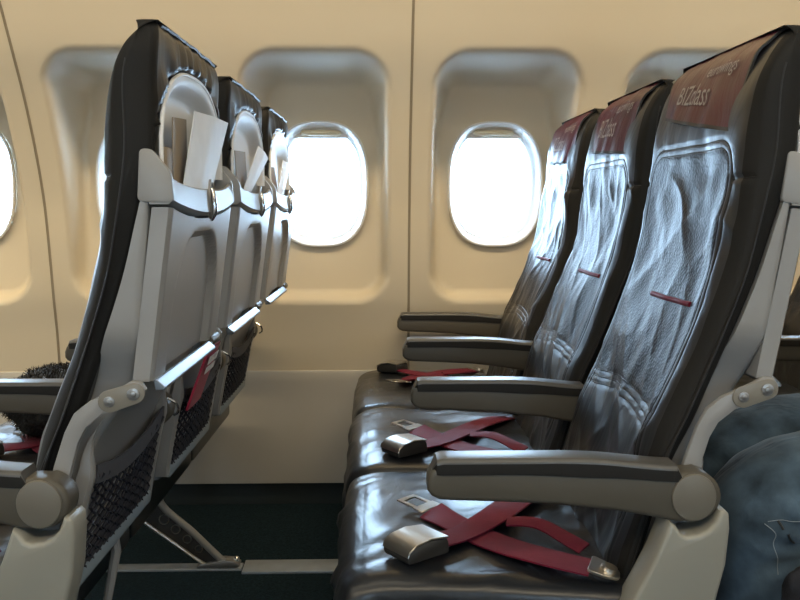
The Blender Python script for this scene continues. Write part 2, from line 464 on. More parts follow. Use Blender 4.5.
def seam_tubes(which):
    sets = [panel_border(.0005), panel_border(.0105)]
    for q in (-.010, 0, .010):
        sets.append([(-PW+2*PW*i/40, .588+.006*math.cos((-PW+2*PW*i/40)/.18*PI)+q) for i in range(41)])
    for sg in (-1, 1): sets.append([(sg*lerp(PW, .214, i/10), .892+.04*lerp(0, .038, i/10)) for i in range(11)])
    for st in sets:
        bm = bmesh.new(); tube(bm, [(front_x(y, z, which+1)-.0002, YC+y, z) for y, z in st], .0009, 5); yield bm
def make_shell():
    bm = bmesh.new(); rings = []; w = .2165
    zs = [.37+i*(.905-.37)/40 for i in range(41)]
    for z in zs:
        xf = sinterp(XB, z)-.002; xs = sinterp(XS, z); r = min(.012, (xs-xf)*.45)
        taper = .034*sstep(.71, .635, z)
        ww = w-taper
        ring = [(xf, YC-ww, z)]
        for k in range(5):
            a = PI/2*k/4; ring.append((xs-r+r*math.sin(a), YC-ww+r-r*math.cos(a), z))
        for k in range(5):
            a = PI/2*k/4; ring.append((xs-r+r*math.cos(a), YC+ww-r+r*math.sin(a), z))
        ring.append((xf, YC+ww, z)); rings.append(ring)
    # cut back the top so the recess above the box stays open
    loft(bm, rings)
    return bm
def make_dish():
    bm = bmesh.new(); NA, NZ = 48, 30; Z0 = .90
    def fn(u, v):
        y = (-1+2*u)*.195
        zt = arch_top(y*.200/.195*.999)-.003
        z = lerp(Z0, zt, v)
        e = min((.195-abs(y)), (zt-z)*.9) if v < 1 else 0
        d = sstep(.004, .030, max(0, e))
        return (lerp(.4785, .4785-.024, d) if e > 0 else .4785, YC+y, z)
    grid(bm, fn, NA, NZ)
    # rim
    pth = [(.4775, YC+(-1+2*i/40)*.198, arch_top((-1+2*i/40)*.1995)-.001) for i in range(41)]
    pth = [(.4775, YC-.198, .90)]+pth+[(.4775, YC+.198, .90)]
    tube(bm, pth, .0028, 8)
    return bm
def make_pocket_box():
    bm = bmesh.new()
    def zbot(t): return .862-.016*(1-t*t)
    def ztop(t): return .896-.014*(1-abs(t)**3)
    def xo(t, z): return (.495)+.004*(1-t*t)-.25*max(0, z-.875)*.6
    NT = 24; W_ = .2185
    for (x_off, nm) in ((0, 'o'),):
        rings = []
        for i in range(NT+1):
            t = -1+2*i/NT; y = YC+t*(W_-.0015); zb, zt = zbot(t), ztop(t); xx = xo(t, zt)
            rings.append([((.495)+.004*(1-t*t)-.006, y, zb-.001), ((.495)+.004*(1-t*t), y, zb+.004), ((.495)+.004*(1-t*t)-.001, y, lerp(zb, zt, .5)), (xx-.002, y, zt-.002), (xx-.005, y, zt), (xx-.008, y, zt-.002), (xx-.008, y, zb+.006), (.466, y, zb+.006), (.466, y, zb-.001)])
        loft(bm, rings)
    return bm
def make_box_side(s):
    bm = bmesh.new(); poly = round_poly([(.456, .926), (.470, .926), (.493, .898), (.496, .862), (.452, .864)], .008)
    y = YC+s*.2185; prism(bm, poly, min(y, y-s*.010), max(y, y-s*.010), .002)
    return bm
def make_latch():
    bm = bmesh.new()
    for c, rx, rz, x0, x1 in (((YC, .868), .011, .028, .4965, .5000),):
        n = 28
        loft(bm, [[(x, c[0]+math.cos(2*PI*k/n)*rx*s, c[1]+math.sin(2*PI*k/n)*rz*s) for k in range(n)] for x, s in ((x0, 1), (x1, 1), (x1+.0005, .88), (x1-.003, .80))])
    return bm
def make_lever():
    bm = bmesh.new()
    pth = spline([(.499, YC, .884), (.5015, YC, .868), (.5025, YC, .850), (.4985, YC, .838)], 6)
    tube(bm, pth, [.002+.0030*math.sin(PI*min(1, i/(len(pth)-1)*.9+.1)) for i in range(len(pth))], 10)
    return bm
def make_tray():
    bm = bmesh.new(); W_ = .212; Z0, Z1 = .648, .858
    def ztop(t): return .8575-.016*(1-t*t)
    def xo(z): return lerp(.4635, .4920, (z-Z0)/(Z1-Z0))
    NU, NV = 60, 44
    def dep(y, z):
        hw, hz0, hz1 = .140, .60, .822
        r = .10; qx = abs(y+.0)-hw+r; qz = (z-hz1)+r
        s = math.hypot(max(qx, 0), max(qz, 0))+min(max(qx, qz), 0)-r
        return .012*sstep(.004, -.006, s)
    def front(u, v):
        t = -1+2*u; z = lerp(Z0, ztop(t), v); y = t*W_
        e = .004*(1-min(1, (W_-abs(y))/.006))**2
        return (xo(z)-dep(y, z)-e, YC+y, z)
    vs = grid(bm, front, NU, NV)
    th = .024
    def back(u, v):
        t = -1+2*u; z = lerp(Z0, ztop(t), v)
        return (xo(z)-th, YC+t*W_, z)
    vb = grid(bm, back, NU, NV)
    for a, b in ((vs[0], vb[0]), (vs[-1], vb[-1]), ([r[0] for r in vs], [r[0] for r in vb]), ([r[-1] for r in vs], [r[-1] for r in vb])):
        for i in range(len(a)-1): bm.faces.new((a[i], a[i+1], b[i+1], b[i]))
    return bm
SPREAD = [(.460, .642), (.455, .650), (.443, .652), (.431, .645), (.420, .640), (.409, .635), (.393, .628), (.374, .613), (.362, .590), (.348, .549), (.327, .476), (.312, .415), (.300, .37), (.330, .37), (.340, .415), (.353, .476), (.370, .551), (.378, .578), (.388, .596), (.408, .612), (.429, .619), (.447, .625), (.457, .633)]
def make_spreader(y0, y1, ys):
    bm = bmesh.new(); prism(bm, SPREAD, y0, y1, .0015)
    return bm
def make_rivets(y, s):
    out = []
    for c, r in (((.417, .628), .0065), ((.446, .637), .0075)):
        bm = bmesh.new(); disc(bm, c, r, min(y, y+s*.0015), max(y, y+s*.0015), 20, .0006); disc(bm, c, r*.5, min(y, y+s*.003), max(y, y+s*.003), 14, .001); out.append(bm)
    return out
def make_plate(y, s):
    bm = bmesh.new()
    pts = []
    for k in range(13):
        a = PI/2+PI*k/12+.25; pts.append((.417+.0135*math.cos(a), .628+.0135*math.sin(a)))
    for k in range(13):
        a = -PI/2+PI*k/12+.25; pts.append((.447+.0125*math.cos(a), .6375+.0125*math.sin(a)))
    prism(bm, pts, min(y, y+s*.002), max(y, y+s*.002), .0008); return bm
POCK = [(.604, .420), (.56, .386), (.50, .362), (.44, .350), (.385, .340)]
def pock_x(z): return interp([(a, b) for a, b in reversed(POCK)], z)
def make_post(s):
    bm = bmesh.new(); y = YC+s*.190; rings = []
    for i in range(15):
        z = lerp(.600, .380, i/14); x = pock_x(z)-.012*sstep(.52, .60, z)
        hw = .011*(.15+.85*sstep(0, 6, i)) if i != 14 else .006
        q = .04+.96*sstep(0, 6, i)
        rings.append([(x-.008, y-hw, z), (x-.008+.018*q, y-hw, z), (x-.008+.022*q, y-hw*.5, z), (x-.008+.022*q, y+hw*.5, z), (x-.008+.018*q, y+hw, z), (x-.0082, y+hw, z)])
    loft(bm, rings)
    return bm
def make_pocket_bar():
    bm = bmesh.new(); box(bm, (.348, YC, .386), (.016, .372, .020), .003); return bm
def net_top(t): return .522-.020*(1-t*t)
def make_net():
    bm = bmesh.new(); NS, NR = 11, 9; hw = .174
    def P(i, j, sgn):
        u = (i+.5+.32*sgn)/NS; t = -1+2*u; v = j/NR
        z = lerp(.393, net_top(t), v)
        return (pock_x(z)+.012+.010*math.sin(PI*v)*(1-t*t)+.001*(sgn), YC+t*hw, z)
    for i in range(NS):
        pth = []
        for j in range(NR+1):
            pth.append(P(i, j, 1 if j % 2 else -1))
        tube(bm, pth, .0027, 5)
        pth = [P(i, j, -1 if j % 2 else 1) for j in range(NR+1)]
        tube(bm, pth, .0022, 5)
    return bm
def make_net_band():
    bm = bmesh.new()
    rings = []
    for i in range(25):
        t = -1+2*i/24; zt = net_top(t)+.014; zb = net_top(t)-.010; y = YC+t*.177; x = pock_x(zb)+.013+.004*(1-t*t)
        rings.append([(x-.0015, y, zb), (x+.002, y, zb), (x+.004, y, zt), (x+.0005, y, zt)])
    loft(bm, rings); return bm
def make_bar():
    bm = bmesh.new(); prism(bm, round_poly([(.462, .648), (.466, .649), (.4765, .640), (.4765, .636), (.464, .635)], .002, 3), YC-.203, YC+.132, .001, 1); return bm
def make_bar_end():
    bm = bmesh.new(); box(bm, (.461, YC+.139, .641), (.019, .014, .013), .004)
    prism(bm, [(.461+.009*math.cos(k*PI/8), .645+.009*math.sin(k*PI/8)) for k in range(16)], YC+.150, YC+.212, .002); return bm
# --- cushion
def make_cushion(seed):
    bm = bmesh.new()
    prof = [(.300, .392), (.24, .397), (.18, .401), (.12, .405), (.06, .408), (.0, .409), (-.03, .408), (-.052, .403), (-.068, .393), (-.077, .376), (-.080, .352), (-.079, .325), (-.073, .302), (-.058, .290), (-.03, .286), (.10, .284), (.30, .284)]
    pr = [(p.x, p.z) for p in spline([(a, 0, b) for a, b in prof], 7)]
    NY = 64; hw = .2525
    cx, cz = .10, .335
    rings = []
    for i in range(NY+1):
        t = -1+2*i/NY; t = math.copysign(1-(1-abs(t))**1.5, t)
        y = t*hw; e = hw-abs(y); r = .030
        k = (r-math.sqrt(max(0, r*r-(r-min(e, r))**2)))
        ring = []
        for (x, z) in pr:
            dx, dz = x-cx, z-cz
            nx = 0
            f = k*.75
            px_ = x + (f if x < 0 else 0)*min(1, max(0, (-x)/.08))
            pz = z - (f if z > .36 else (-f*.3))
            if z > .385: pz += .006*(1-(t*t))
            if x < -.05: px_ -= .006*(1-t*t)
            n = noise.noise(Vector((x*9+seed*7, y*11, z*9+seed)))
            n2 = noise.noise(Vector((x*6+y*16+seed*3, y*22-x*20, z*22+seed)))
            am = sstep(0, .03, e)
            if z > .36: pz += (.0042*n+.0030*n2*abs(n2)*2)*am
            if x < -.05: px_ += (.003*n+.0065*n2*abs(n2)*2)*am
            ring.append((px_, YC+y, pz))
        rings.append(ring)
    loft(bm, rings)
    return bm
def make_cushion_piping():
    return None
# --- armrest
ARM = [(.030, .531), (.0305, .540), (.034, .549), (.040, .555), (.0475, .5575)]
def make_arm_body():
    bm = bmesh.new()
    top = [(.050, .5555), (.12, .5548), (.20, .5535), (.28, .549), (.318, .545), (.335, .546), (.350, .5455)]
    piv = [(.345+.0345*math.cos(a), .5165+.031*math.sin(a)) for a in [math.radians(d) for d in range(75, -100, -12)]]
    bot = [(.325, .4865), (.304, .491), (.257, .4995), (.187, .5078), (.12, .5115), (.0584, .5138), (.045, .5150), (.036, .5195), (.031, .526)]
    poly = [(.031, .539), (.035, .549), (.041, .5545)]+top+piv+bot
    prism(bm, poly, -.0215, .0215, .006, 3)
    return bm
def make_arm_pad():
    bm = bmesh.new()
    rings = []; n = 40
    for i in range(n+1):
        u = i/n; x = lerp(.0345, .333, u)
        zt = .5645-.006*sstep(.5, 1, u)-.0040*sstep(.65, 1, u)
        zb = .5455-.0050*sstep(.3, .75, u)-.005*sstep(.7, 1, u)
        f = min(1, u/.045); f = math.sqrt(max(0, 1-(1-f)**2)); g = min(1, (1-u)/.02); g = math.sqrt(max(0, 1-(1-g)**2))
        hw = .0232*lerp(.55, 1, f)*lerp(.9, 1, g); zt = lerp(zb+.002, zt, f*g)
        r = min(.006, (zt-zb)*.45)
        ring = [(x, -hw, zb)]
        for k in range(5):
            a = PI/2*k/4; ring.append((x, -hw+r-r*math.cos(a), zt-r+r*math.sin(a)))
        for k in range(5):
            a = PI/2*k/4; ring.append((x, hw-r+r*math.sin(a), zt-r+r*math.cos(a)))
        ring.append((x, hw, zb)); rings.append(ring)
    loft(bm, rings)
    bm.normal_update()
    for f in bm.faces:
        c = f.calc_center_median(); f.material_index = 0 if (c.z > interp([(.03, .553), (.15, .556), (.333, .544)], c.x)) else 1
    return bm
def make_pivot_cap():
    bm = bmesh.new()
    disc(bm, (.3455, .5165), .0285, -.0245, -.019, 40, .0025, .93)
    return bm
SHROUD = [(.316, .489), (.324, .483), (.330, .474), (.337, .4715), (.351, .473), (.362, .479), (.370, .488), (.375, .502), (.381, .503), (.386, .498), (.3875, .480), (.384, .436), (.372, .385), (.355, .335), (.250, .335), (.262, .372), (.283, .411), (.302, .450)]
def make_shroud():
    bm = bmesh.new(); prism(bm, SHROUD, -.030, .022, .007, 3); return bm
# --- headrest cover: a red flap hung over the top of the headrest, its lower edge standing off the leather
CV = spline([(.4755, 0, 1.0765), (.466, 0, 1.0815), (.456, 0, 1.0775), (.444, 0, 1.066), (.430, 0, 1.050), (.417, 0, 1.022), (.408, 0, .997), (.400, 0, .970)], 6)
CVL = [0]
for a, b in zip(CV, CV[1:]): CVL.append(CVL[-1]+(b-a).length)
def cover_pt(u, s, off=0.0, seed=1):
    """u across (-1..1), s along the flap 0..1"""
    L = s*CVL[-1]
    for i in range(len(CV)-1):
        if L <= CVL[i+1]+1e-9:
            t = (L-CVL[i])/(CVL[i+1]-CVL[i]); p = CV[i].lerp(CV[i+1], t); d = (CV[i+1]-CV[i]).normalized(); break
    nrm = Vector((-d.z, 0, d.x)) if True else None
    if nrm.x > 0 and s > .5: nrm = -nrm
    if nrm.z < 0 and s <= .5: nrm = -nrm
    hw = lerp(.172, .152, sstep(.2, 1, s))
    edge = sstep(.55, 1, abs(u))
    drop = .004*edge*edge*sstep(.60, .10, s)
    wav = .0022*noise.noise(Vector((u*3.4+seed*5, s*2.0, seed)))+.0014*math.sin(u*13+seed)*sstep(.5, 1, s)
    q = p+nrm*(off+wav)
    tilt = {1: (.0, .020), 2: (-.012, .008), 3: (-.010, .006)}[seed]; k = sstep(.35, 1, s)
    return Vector((q.x+.012*abs(u)**2.5*k, YC-.012*k+u*hw, q.z-drop*.6+k*(tilt[0]+tilt[1]*u)))
def make_cover(seed):
    bm = bmesh.new(); NU, NV = 56, 60
    top = grid(bm, lambda u, v: cover_pt(-1+2*u, v, .002, seed), NU, NV, lambda u, v: 1 if (u < .022 or u > .978 or v < .03 or v > .966) else 0)
    bot = grid(bm, lambda u, v: cover_pt(-1+2*u, v, -.001, seed), NU, NV, lambda u, v: 1)
    for a, b in ((top[0], bot[0]), (top[-1], bot[-1]), ([r[0] for r in top], [r[0] for r in bot]), ([r[-1] for r in top], [r[-1] for r in bot])):
        for i in range(len(a)-1):
            f = bm.faces.new((a[i], a[i+1], b[i+1], b[i])); f.material_index = 1
    return bm
def text_mesh(body, size, bold=0.0):
    cu = bpy.data.curves.new('lettering', 'FONT'); cu.body = body; cu.size = size; cu.align_x = 'CENTER'; cu.align_y = 'CENTER'; cu.offset = bold; cu.resolution_u = 3
    o = bpy.data.objects.new('lettering', cu); COL.objects.link(o)
    bpy.context.view_layer.update()
    me = bpy.data.meshes.new_from_object(o.evaluated_get(bpy.context.evaluated_depsgraph_get()))
    bpy.data.objects.remove(o); bpy.data.curves.remove(cu)
    return me
def make_cover_text(seed):
    bm = bmesh.new()
    def put(body, size, u0, s0, stretch=1.0):
        me = text_mesh(body, size); b2 = bmesh.new(); b2.from_mesh(me); bpy.data.meshes.remove(me)
        bmesh.ops.triangulate(b2, faces=b2.faces[:])
        bmesh.ops.subdivide_edges(b2, edges=[e for e in b2.edges if e.calc_length() > .006], cuts=1)
        for v in b2.verts:   # letters read from the front of the seat: text x runs towards the aisle
            u = u0-v.co.x/.165; s = s0-v.co.y*stretch/CVL[-1]
            v.co = cover_pt(u, max(0, min(1, s)), .0044, seed)
        merge(bm, b2)
    put('BIZclass', .042, .10, .70, 1.15)
    put('eurowings', .026, -.40, .47)
    return bm
# --- belts
def ribbon(bm, path, widths, th=.0022, n=8, noise_a=0):
    pts = spline(path, n); ws = spline(widths, n) if isinstance(widths[0], (tuple, list)) else None
    rings = []
    for i, p in enumerate(pts):
        w = ws[i]
        t = (pts[min(i+1, len(pts)-1)]-pts[max(0, i-1)]).normalized(); nn = t.cross(w).normalized()
        if nn.z < 0: nn = -nn
        ring = []
        for k in range(7):
            u = -1+2*k/6; ring.append(p+w*u*.5+nn*(th*.5+.0012*(1-u*u)))
        for k in range(7):
            u = 1-2*k/6; ring.append(p+w*u*.5-nn*th*.5)
        rings.append(ring)
    loft(bm, rings)
def make_belt(root, seed):
    """belt lying open on the seat: two straps, a buckle on the inner one and a tongue on the outer one"""
    z = .4135
    bm = bmesh.new()
    ribbon(bm, [(.045, .097, z+.010), (.090, .140, z+.007), (.140, .205, z+.010), (.185, .295, z+.004), (.232, .385, z-.006), (.262, .440, z-.016)],
           [(-.025, .036, .004), (-.031, .031, 0), (-.042, .024, 0), (-.046, .020, 0), (-.046, .021, 0), (-.046, .021, 0)])
    obj('strap', bm, M['belt'], root)
    bm = bmesh.new()
    ribbon(bm, [(.050, .236, z+.006), (.075, .190, z+.006), (.125, .120, z+.0015), (.178, .068, z+.001), (.238, .030, z-.002)],
           [(.034, .028, .012), (.040, .029, 0), (.037, .039, 0), (.027, .047, 0), (.020, .050, 0)])
    obj('strap', bm, M['belt'], root)
    bm = bmesh.new()
    ribbon(bm, [(.150, .165, z+.013), (.192, .158, z+.012), (.228, .110, z+.004), (.242, .092, z+.000)],
           [(.006, .034, 0), (.010, .024, .005), (.016, .012, .008), (.016, .012, .008)])
    obj('strap_tail', bm, M['belt'], root)
    # buckle: hollow body with a lifting cover plate
    R = Matrix.Rotation(math.radians(34), 3, 'Z') @ Matrix.Rotation(math.radians(-4), 3, 'Y')
    c = Vector((.022, .072, z+.013))
    bm = bmesh.new()
    prof = [(-.031, -.009), (-.034, -.002), (-.031, .006), (-.020, .012), (.004, .0145), (.030, .0105), (.032, .004), (.032, -.010)]
    b2 = bmesh.new(); prism(b2, round_poly(prof, .004, 3), -.0275, .0275, .003, 2)
    bmesh.ops.rotate(b2, cent=(0, 0, 0), matrix=R, verts=b2.verts); bmesh.ops.translate(b2, vec=c, verts=b2.verts); merge(bm, b2)
    bk = obj('buckle', bm, M['darkcast'], root)
    bm = bmesh.new(); b2 = bmesh.new()
    lid = [(-.0335, .001), (-.031, .008), (-.020, .0145), (.004, .0172), (.031, .0130), (.031, .0110), (.004, .0148), (-.020, .012), (-.030, .006), (-.0325, .001)]
    prism(b2, lid, -.0285, .0285, .0006, 1)
    bmesh.ops.rotate(b2, cent=(0, 0, 0), matrix=R, verts=b2.verts); bmesh.ops.translate(b2, vec=c, verts=b2.verts); merge(bm, b2)
    obj('buckle_cover', bm, M['brushed'], bk)
    # tongue: a flat plate with a window in it
    bm = bmesh.new(); b2 = bmesh.new()
    def sl(x0, x1, y0, y1): box(b2, ((x0+x1)/2, (y0+y1)/2, 0), (x1-x0, y1-y0, .0028), .0008, 1)
    sl(-.040, -.031, -.019, .019); sl(-.006, .012, -.023, .023); sl(-.034, -.002, .0125, .0195); sl(-.034, -.002, -.0195, -.0125)
    R2 = Matrix.Rotation(math.radians(-42), 3, 'Z') @ Matrix.Rotation(math.radians(7), 3, 'Y')
    bmesh.ops.rotate(b2, cent=(0, 0, 0), matrix=R2, verts=b2.verts); bmesh.ops.translate(b2, vec=(.043, .249, z+.009), verts=b2.verts); merge(bm, b2)
    obj('tongue', bm, M['brushed'], root)
    # anchor fitting at the aisle end
    bm = bmesh.new(); b2 = bmesh.new()
    prism(b2, round_poly([(-.004, -.026), (.020, -.022), (.034, -.010), (.036, .012), (.020, .022), (-.004, .026)], .006, 3), -.002, .002, .0007, 1)
    bmesh.ops.rotate(b2, cent=(0, 0, 0), matrix=Matrix.Rotation(PI/2, 3, 'X'), verts=b2.verts)
    disc2 = bmesh.new(); bmesh.ops.create_cone(disc2, cap_ends=True, segments=24, radius1=.011, radius2=.010, depth=.008); bmesh.ops.translate(disc2, vec=(.020, 0, .003), verts=disc2.verts); merge(b2, disc2)
    bmesh.ops.rotate(b2, cent=(0, 0, 0), matrix=Matrix.Rotation(math.radians(-20), 3, 'Z') @ Matrix.Rotation(math.radians(18), 3, 'Y'), verts=b2.verts)
    bmesh.ops.translate(b2, vec=(.240, .034, z+.001), verts=b2.verts); merge(bm, b2)
    obj('anchor_fitting', bm, M['brushed'], root)
    # webbing adjuster and folded black end at the inner anchor
    bm = bmesh.new(); box(bm, (.250, .405, z+.010), (.040, .048, .012), .003, 2, Matrix.Rotation(math.radians(35), 3, 'Z') @ Matrix.Rotation(math.radians(25), 3, 'Y'))
    ad = obj('adjuster', bm, M['padside'], root)
    bm = bmesh.new(); tube(bm, spline([(.232, .375, z+.014), (.250, .388, z+.030), (.275, .410, z+.034), (.280, .435, z+.016)], 5), .005, 8); obj('loop', bm, M['padside'], ad)
    bm = bmesh.new(); tube(bm, [(.228, .392, z+.020), (.246, .424, z+.023)], .003, 8); obj('pin', bm, M['chrome'], ad)

def add_armrest(root, y, mesh_src=None):
    a = obj('armrest', make_arm_body(), M['taupe'], root); a.location = (0, y, 0)
    obj('armrest_pad', make_arm_pad(), [M['pad'], M['padside']], a)
    obj('pivot_cap', make_pivot_cap(), M['cap'], a)
    return a
def make_seat(which, label):
    """which: 0 aisle, 1 middle, 2 window"""
    s = thing('airplane_seat', label, 'airplane seat', (0, 0, 0), 'triple row airplane seats')
    bc = obj('back_cushion', back_cushion(which+1), [M['leather'], M['perforated'], M['side']], s, sharp=0)
    bm = bmesh.new(); z = .728
    rings = []
    for i in range(17):
        t = -1+2*i/16; y = t*.080-.046; x = front_x(y, z, which+1)-.0022
        rings.append([(x+.004, YC+y, z-.0036), (x, YC+y, z-.0030), (x-.0012, YC+y, z), (x, YC+y, z+.0030), (x+.004, YC+y, z+.0036)])
    loft(bm, rings); obj('red_tab', bm, M['belt'], bc)
    for q in seam_tubes(which): obj('panel_seam', q, M['seam'], bc)
    # side seams of the leather sleeve, running up and over each flank
    for sg in (-1, 1):
        bm = bmesh.new()
        for fr in (.42,):
            pth = []
            for i in range(60):
                zz = lerp(.36, 1.03, i/59); w = half_w(zz)
                pth.append((lerp(front_x(sg*w, zz, which+1), back_x(sg*w, zz), fr), YC+sg*(w+.0029), zz))
            tube(bm, pth, .0012, 6)
        obj('flank_seam', bm, M['seam'], bc)
    cv = obj('headrest_cover', make_cover(which+1), [M['red'], M['seam']], s, sharp=50)
    obj('lettering', make_cover_text(which+1), M['stitch'], cv)
    sh = obj('back_shell', make_shell(), M['shell'], s)
    obj('literature_recess', make_dish(), M['shell_light'], sh)
    bx = obj('literature_box', make_pocket_box(), M['shell'], s)
    [obj('box_side', make_box_side(q), M['shell'], bx) for q in (-1, 1)]
    obj('latch_recess', make_latch(), M['cast'], bx); obj('latch_lever', make_lever(), M['chrome'], bx)
    tt = obj('tray_table', make_tray(), M['shell'], s, sharp=30)
    obj('chrome_bar', make_bar(), M['satin'], tt); obj('bar_end', make_bar_end(), M['taupe'], tt)
    for y0, y1, sg in ((.022, .0325, -1), (.4725, .4825, 1)):
        sp = obj('spreader_arm', make_spreader(y0, y1, sg), M['shell'], s)
        yy = y0 if sg < 0 else y1
        obj('hinge_plate', make_plate(yy, sg), M['taupelight'], sp)
        [obj('rivet', q, M['cast'], sp) for q in make_rivets(yy+sg*.002, sg)]
    pf = obj('pocket_frame', make_pocket_bar(), M['blueedge'], s)
    for sg in (-1, 1): obj('post', make_post(sg), M['shell'], pf)
    bm = bmesh.new(); tube(bm, spline([(.385, YC+.196, .545), (.398, YC+.200, .535), (.400, YC+.201, .522), (.392, YC+.202, .516)], 5), .0022, 6); obj('clip', bm, M['chrome'], pf)
    obj('pocket_net', make_net(), M['net'], pf); obj('net_band', make_net_band(), M['netband'], pf)
    obj('seat_cushion', make_cushion(which+1), M['cushion'], s, sharp=0)
    add_armrest(s, 0)
    if which == 2: add_armrest(s, .508)
    if which == 0: obj('end_panel', make_shroud(), M['beige'], s)
    return s
RECLINED = ('back_cushion', 'headrest_cover', 'back_shell', 'literature_box', 'tray_table')
SKEW = Matrix.Translation((-.763, 1.123, 0)) @ Matrix.Rotation(math.radians(-1.1), 4, 'Z') @ Matrix.Translation((.762, -1.123, 0))
def recline(root, deg):
    p = Vector((.43, 0, .64)); r = Matrix.Rotation(math.radians(deg), 3, 'Y')
    for ch in root.children:
        if ch.name.split('.')[0] in RECLINED:
            ch.rotation_euler = (0, math.radians(deg), 0); ch.location = p-r @ p
RX = [-.762, 0, .762]; AY = 1.123; SP = .508
L = {
 (1, 0): 'nearest of the three empty black leather seats with red headrest cover',
 (1, 1): 'middle one of the three empty black leather seats with red headrest cover',
 (1, 2): 'farthest of the three empty black leather seats, beside the bright window',
 (0, 0): 'nearest seat showing its grey back, folded tray table and white paper, on the aisle',
 (0, 1): 'middle seat showing its grey back, with red card in its lower net pocket',
 (0, 2): 'farthest seat showing its grey back, partly over the window at left centre',
 (2, 0): 'seat behind the nearest black seat, holding the person in jeans',
 (2, 1): 'middle seat of the rear row beyond the person in jeans, at the right edge',
 (2, 2): 'window seat of the rear row, dark leather just showing at the right edge',
}
CAT_ROW = {0: 'seats seen from behind at left', 1: 'empty seats facing left', 2: 'seats of the row behind'}
for i in range(3):
    base = make_seat(i, L[(1, i)])
    for r in (1, 0, 2):
        o = base if r == 1 else copy_tree(base)
        o.location = (RX[r], AY+SP*i, 0); o['label'] = L[(r, i)]; o['group'] = CAT_ROW[r]
        if r == 2: recline(o, 2.2)
        if r == 0: o.matrix_world = SKEW @ Matrix.Translation(o.location)
    recline(base, 2.2)
# belts
b0 = thing('seat_belt', 'open red seat belt with metal buckle on the nearest black seat cushion', 'seat belt', (0, AY, 0), 'red seat belts')
make_belt(b0, 1)
for r, i, lab in ((1, 1, 'open red seat belt lying on the middle of the three empty black cushions'),
                  (1, 2, 'pinkish red seat belt with upright buckle on the black cushion by the window'),
                  (0, 0, 'red seat belt on the left row aisle seat, at the left edge'),
                  (0, 1, 'red seat belt on the left row middle seat below the furry jacket')):
    c = copy_tree(b0); c.location = (RX[r], AY+SP*i, 0); c['label'] = lab
    if r == 0: c.matrix_world = SKEW @ Matrix.Translation(c.location)
    if i == 2: c.scale = (1, -1, 1); c.location = (RX[r]-.006, AY+SP*i+.478, .002)

# seat leg frames, one per row -----------------------------------------------
def make_leg(root, y):
    bm = bmesh.new()
    web = [(.372, .008), (.345, .022), (.214, .150), (.200, .205), (.196, .262), (.150, .262), (.150, .145), (.162, .122), (.305, .016), (.318, .008)]
    prism(bm, round_poly(web, .008, 3), y-.005, y+.005, .001)
    lg = obj('rear_leg', bm, M['darkcast'], root)
    bm = bmesh.new()
    tube(bm, [(p[0], y-.006, p[1]) for p in spline([(.366, 0, .012), (.345, 0, .026), (.280, 0, .092), (.212, 0, .155), (.201, 0, .200), (.195, 0, .275)], 6) for p in [(p.x, p.z)]], .0085, 10)
    obj('strut', bm, M['shell'], lg)
    bm = bmesh.new()
    tube(bm, [(p.x, y-.010, p.z) for p in spline([(.330, 0, .010), (.300, 0, .020), (.230, 0, .072), (.164, 0, .122), (.152, 0, .140), (.150, 0, .20)], 6)], .0045, 8)
    obj('rib', bm, M['brushed'], lg)
    for t in (.18, .38, .58, .78):
        bm = bmesh.new(); cx, cz = lerp(.318, .185, t), lerp(.030, .150, t); r = .0075+.005*t
        ring = [(cx+r*math.cos(a*PI/10), y-.0075, cz+r*math.sin(a*PI/10)) for a in range(21)]
        tube(bm, ring, .0014, 6, cap=False)
        obj('hole_rim', bm, M['brushed'], lg)
    bm = bmesh.new(); prism(bm, round_poly([(.29, .007), (.385, .007), (.392, .014), (.378, .024), (.35, .026), (.31, .018), (.29, .014)], .004, 3), y-.017, y+.017, .002)
    obj('floor_fitting', bm, M['cast'], lg)
    bm = bmesh.new(); bmesh.ops.create_uvsphere(bm, u_segments=14, v_segments=8, radius=.009, matrix=Matrix.Translation((.381, y, .022))); obj('bolt', bm, M['chrome'], lg)
    bm = bmesh.new(); prism(bm, round_poly([(-.005, .262), (.035, .262), (.015, .012), (.03, .007), (-.045, .007), (-.02, .02)], .008, 3), y-.007, y+.007, .001)
    obj('front_leg', bm, M['cast'], root)
for r, lab in ((0, 'metal seat leg frame under the left row, its diagonal leg bolted to the floor rail'),
               (1, 'metal seat leg frame under the three empty black cushions'),
               (2, 'metal seat leg frame under the row behind, by the person in jeans')):
    f = thing('seat_leg_frame', lab, 'seat frame', (RX[r], AY, 0))
    for nm, x in (('beam', .015), ('beam', .185)):
        bm = bmesh.new(); tube(bm, [(x, .03, .268), (x, 1.49, .268)], .0155, 14); obj(nm, bm, M['cast'], f)
    for y in (.232, 1.107):
        n0 = set(f.children); make_leg(f, y)
        for ch in set(f.children)-n0: ch.location.x = .020
    # crosswise brackets that carry each seat
    for k in range(4):
        bm = bmesh.new(); y = .508*k+(.010 if k == 0 else -.010 if k == 3 else 0)
        prism(bm, round_poly([(-.02, .262), (.22, .258), (.330, .362), (.318, .392), (.29, .372), (.20, .281), (-.02, .281)], .006, 3), y-.004, y+.004, .001); obj('bracket', bm, M['cast'], f)
    bm = bmesh.new(); tube(bm, [(.327, .33, .372), (.332, .33, .33), (.318, .31, .24), (.24, .25, .24)], .008, 8)
    obj('brace', bm, M['shell'], f)

